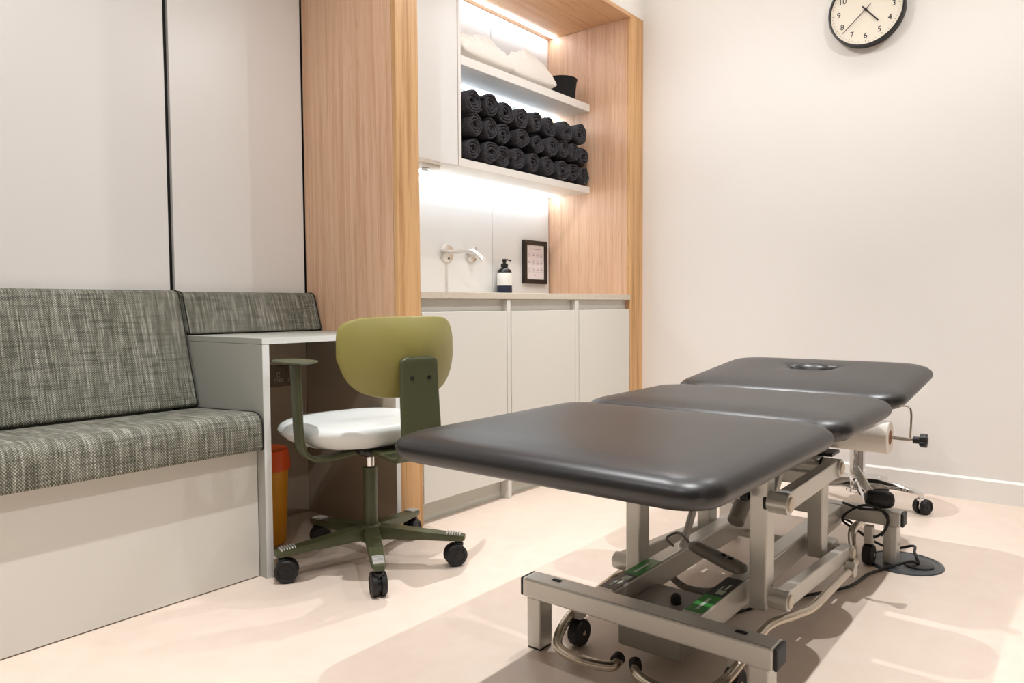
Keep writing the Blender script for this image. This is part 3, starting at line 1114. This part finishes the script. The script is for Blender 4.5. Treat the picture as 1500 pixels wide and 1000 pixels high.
# retractable wheels and the foot bar that drops them
for sd in (0, 1):
    def my(v):
        return v if sd == 0 else 2*.806-v
    pts = [(1.432, .806, .052), (1.395, .772, .046), (1.378, .70, .045), (1.392, .63, .05), (1.45, .598, .066), (1.54, .588, .088), (1.68, .588, .106), (1.80, .566, .098), (1.90, .553, .086), (2.05, .553, .082), (2.27, .553, .078)]
    pts = [(a, my(b), c) for a, b, c in pts]
    pts[0] = (1.430, .812-.014 if sd == 0 else .812+.028, .052)
    ft = B().tube(pts, .0115, 14, 7).obj('foot_bar', 'tube', cu)
    e0, e1 = Vector(pts[0]), Vector(pts[1])
    e1 = e0 + (e1-e0).normalized()*.016
    B().cyl(e0-(e1-e0)*.35, e1, .0145, 18).obj('bar_cap', 'rubber', ft)
    f2 = B().tube([(2.27, my(.553), .078), (2.33, my(.556), .082), (2.42, my(.585), .094), (2.52, my(.612), .108), (2.60, my(.622), .112), (2.70, my(.622), .110)], .0135, 14, 6).obj('foot_bar', 'tube', cu)
    B().cyl((2.275, my(.553)-.014, .078), (2.275, my(.553)+.014, .078), .022, 20).obj('bar_joint', 'frame', f2)
    for wx, wy in ((1.52, .603), (2.592, .575)):
        y = my(wy)
        fk = fb(wx-.015, wx+.015, y-.014, y+.014, .071, .130, 'wheel_stem', 'frame', .003)
        B().cyl((wx, y-.017, .095), (wx, y+.017, .095), .006, 12).obj('stem_bolt', 'rubber', fk)
        wl = B().lathe([(.012, -.016), (.030, -.016), (.0335, -.012), (.0335, .012), (.030, .016), (.012, .016)], (wx, y, .0345), (0, 1, 0), 28).obj('wheel', 'rubber', cu)
        B().cyl((wx, y-.018, .0345), (wx, y+.018, .0345), .007, 12).obj('axle', 'tube', wl)
pp = at(1288, 737, X=2.645)  # invented pedal and lever, standing in for an unclear black oval
ped = B().lathe([(.004, -.046), (.018, -.043), (.027, -.033), (.030, -.015), (.030, .015), (.027, .033), (.018, .043), (.004, .046)], (pp.x, pp.y, max(pp.z, .209)), (.35, -.94, 0), 24).obj('added_pedal', 'rubber', cu)
B().beam((pp.x+.01, pp.y+.02, .205), (pp.x+.03, pp.y+.085, .30), .026, .008, (1, 0, 0), .003).obj('added_lever', 'chrome', ped)

# handset hanging across the rails
h0, h1 = at(1012, 797, Z=.215), at(1090, 836, Z=.195)
hs = thing('hand_control', 'grey handset with coiled lead resting across the couch base rails', 'hand control', (h1+h0)/2)
dv = (h1-h0)
sd_ = dv.cross(Vector((0, 0, 1))).normalized()
upv = sd_.cross(dv).normalized()
rg = []
for t, w, th in ((-.02, .006, .005), (.03, .015, .011), (.15, .019, .014), (.45, .022, .014), (.8, .027, .013), (.95, .024, .011), (1.0, .012, .006)):
    c = h0+dv*t
    rg.append([c+sd_*a+upv*b for a, b in squircle(w, th, 3, 20)])
hb = B().rings(rg).obj('body', 'greyp', hs)
for t in (.62, .74):
    c = h0+dv*t+upv*.0135
    B().lathe([(.007, 0), (.007, .003), (.005, .004)], c, upv, 14).obj('button', 'blackp', hb)
B().tube([h0, h0-dv*.16+Vector((0, 0, .012)), h0-dv*.34-sd_*.01+Vector((0, 0, .008)), h0-dv*.40+sd_*.02-Vector((0, 0, .006)), h0-dv*.2+sd_*.03-Vector((0, 0, .012))], .0035, 8).obj('hanging_hook', 'greyp', hs)
k0, k1, k2, k3 = at(978, 838, Z=.11), at(1000, 858, Z=.10), at(1030, 866, Z=.12), at(1052, 864, Z=.14)
cen = spline([k0, k1, k2, k3], 44)
coil = []
for i, p in enumerate(cen):
    d = (cen[min(i+1, len(cen)-1)]-cen[max(i-1, 0)]).normalized()
    a = d.orthogonal().normalized()
    b = d.cross(a)
    t = i*1.45
    coil.append(p+(a*cos(t)+b*sin(t))*.0075)
B().tube(coil, .0028, 6, 2).obj('coiled_lead', 'greyp', hs)

# couch roll on its holder below the head section
rz = .468
ry0, ry1 = .470, 1.02
rx = 2.352
rl = thing('paper_roll', 'white couch paper roll on a rod below the head section', 'paper roll', (rx, .75, rz-.048))
B().lathe([(.021, 0), (.046, 0), (.048, .002), (.048, ry1-ry0-.002), (.046, ry1-ry0), (.021, ry1-ry0)], (rx, ry0, rz), (0, 1, 0), 44).obj('paper', 'paper', rl)
B().lathe([(.015, -.001), (.021, -.001), (.021, .02), (.015, .02)], (rx, ry0, rz), (0, 1, 0), 28).obj('core', 'card', rl, label='brown card core')
rh = B().cyl((rx, .395, rz), (rx, 1.10, rz), .0045, 12).obj('holder_rod', 'tube', cu)
for a in range(5):
    t = 2*pi*a/5
    B().cyl((rx+.012*cos(t), .374, rz+.012*sin(t)), (rx+.012*cos(t), .392, rz+.012*sin(t)), .0085, 12).obj('knob_lobe', 'blackp', rh)
B().cyl((rx, .372, rz), (rx, .41, rz), .010, 14).obj('knob_boss', 'blackp', rh)
for yy in (.418, 1.09):
    B().tube([(rx, yy, rz), (rx+.003, yy, .555), (rx+.01, yy+(.03 if yy < .8 else -.03), .562)], .0028, 8, 4).obj('holder_wire', 'tube', cu)

# ------------------------------------------------------------------ stool behind the couch
ST = Vector((3.33, .79, 0))
st = thing('stool', 'chrome based rolling stool behind the couch near the skirting board', 'stool', ST)
B().lathe([(.03, .455), (.14, .456), (.165, .462), (.172, .480), (.170, .505), (.155, .522), (.08, .528), (.001, .528)], ST, n=36).obj('seat', 'vinyl', st)
B().lathe([(.060, .440), (.075, .442), (.075, .455), (.06, .456)], ST, n=24).obj('seat_plate', 'blackp', st)
B().cyl(ST+Vector((0, 0, .32)), ST+Vector((0, 0, .44)), .014, 18).obj('gas_lift', 'chrome', st)
B().lathe([(.026, .07), (.031, .075), (.031, .318), (.028, .322), (.015, .322)], ST, n=28).obj('column', 'chrome', st)
B().lathe([(.034, .060), (.044, .066), (.046, .105), (.038, .125), (.032, .130)], ST, n=28).obj('hub', 'chrome', st)
for k in range(5):
    t = radians(-86+72*k)
    d = Vector((cos(t), sin(t), 0))
    n_ = Vector((-sin(t), cos(t), 0))
    rg = []
    for r, w, z0, z1 in ((.03, .022, .072, .122), (.08, .021, .085, .125), (.14, .018, .090, .116), (.20, .015, .084, .102), (.238, .013, .076, .092), (.252, .010, .072, .084)):
        c = ST+d*r
        rg.append([c-n_*w+Vector((0, 0, z0)), c+n_*w+Vector((0, 0, z0)), c+n_*w+Vector((0, 0, (z0+z1)/2+.004)), c+n_*w*.5+Vector((0, 0, z1)), c-n_*w*.5+Vector((0, 0, z1)), c-n_*w+Vector((0, 0, (z0+z1)/2+.004))])
    B().rings(rg).obj('base_arm', 'chrome', st)
    caster(st, ST+d*.24, t+radians((60, 110, 40, 80, 100)[k]), .031, .082, 'chrome', .022, .010)

# ------------------------------------------------------------------ floor socket and cables
fc = Vector((2.672, .485, 0))
fs = thing('floor_socket', 'round grey floor socket under the far end of the couch', 'floor socket', fc)
B().lathe([(.118, 0), (.116, .004), (.104, .007), (.102, .005), (.001, .005)], fc, n=44).obj('lid', 'floorbox', fs)
B().lathe([(.045, .005), (.045, .009), (.040, .011), (.001, .011)], fc+Vector((-.01, -.045, 0)), n=24).obj('cable_exit', 'blackp', fs)
ex = fc+Vector((-.01, -.045, .011))
c1 = tag(B().tube([ex, ex+Vector((.015, .015, .030)), (2.735, .47, .045), (2.745, .54, .020), (2.72, .62, .055), (2.69, .66, .105), (2.64, .70, .125), (2.56, .72, .145)], .0045, 8, 6).obj('power_cable', 'cable'),
         'black cable rising from the floor socket to the couch rail', 'cable')
c2 = tag(B().tube([ex, ex+Vector((-.04, .02, .014)), (2.56, .52, .006), (2.48, .55, .0055), (2.36, .565, .0055), (2.27, .60, .0055), (2.10, .70, .0055), (1.92, .78, .0055), (1.80, .80, .06), (1.72, .80, .09)], .0045, 8, 6).obj('power_cable', 'cable'),
         'black cable lying on the floor from the socket towards the control box', 'cable')
c3 = tag(B().tube([(2.60, .66, .190), (2.585, .60, .1835), (2.60, .545, .1835), (2.612, .525, .165), (2.606, .53, .12), (2.60, .57, .088), (2.598, .62, .108), (2.60, .66, .130), (2.595, .64, .165), (2.59, .59, .195), (2.605, .545, .1840), (2.60, .520, .150), (2.60, .54, .10)], .0042, 8, 6).obj('power_cable', 'cable'),
         'looped black cable hanging over the far crossbar of the couch', 'cable')

# ------------------------------------------------------------------ wall clock
kc = at(1268.2, 13.8, X=XR-.040)
ck = thing('clock', 'round wall clock with cream dial and black rim', 'clock', (XR, kc.y, kc.z))
RC = .163
B().lathe([(RC-.012, 0), (RC, .002), (RC, .044), (RC-.002, .047), (RC-.007, .047), (RC-.008, .040), (RC-.012, .036)], (XR, kc.y, kc.z), (-1, 0, 0), 64).obj('rim', 'blackp', ck)
dl = B().lathe([(RC-.010, .030), (RC-.008, .038), (.001, .038)], (XR, kc.y, kc.z), (-1, 0, 0), 64).obj('dial', 'dial', ck)
XF = XR-.0386
# dial axes as seen from the room: right = -Y, up = +Z
DM = Matrix(((0, 0, -1, 0), (-1, 0, 0, 0), (0, 1, 0, 0), (0, 0, 0, 1)))


def dial_pt(ang, r):
    a = radians(ang)
    return Vector((XF, kc.y-r*sin(a), kc.z+r*cos(a)))


for h in range(1, 13):
    p = dial_pt(h*30, .117)
    text_mesh(str(h), .036, Matrix.Translation(p) @ DM, 'numeral', 'ink', dl)
tk = B()
for mnt in range(60):
    a = mnt*6
    r0 = .140 if mnt % 5 else .136
    d = (dial_pt(a, 1)-dial_pt(a, 0)).normalized()
    tk.beam(dial_pt(a, r0), dial_pt(a, .147), .0012 if mnt % 5 else .002, .0005, (1, 0, 0), 0)
tk.obj('minute_marks', 'tick', dl)


def hand(ang, r0, r1, w, off, name):
    e = Vector((-off, 0, 0))
    B().beam(dial_pt(ang+180, r0)+e, dial_pt(ang, r1)+e, w, .0012, (1, 0, 0), .0004, 1).obj(name, 'ink', ck)


hand(4.63*30, .022, .082, .0062, .004, 'hour_hand')
hand(38*6, .030, .132, .0034, .006, 'minute_hand')
B().lathe([(.006, 0), (.006, .008), (.004, .009)], dial_pt(0, 0), (-1, 0, 0), 16).obj('hand_boss', 'ink', ck)
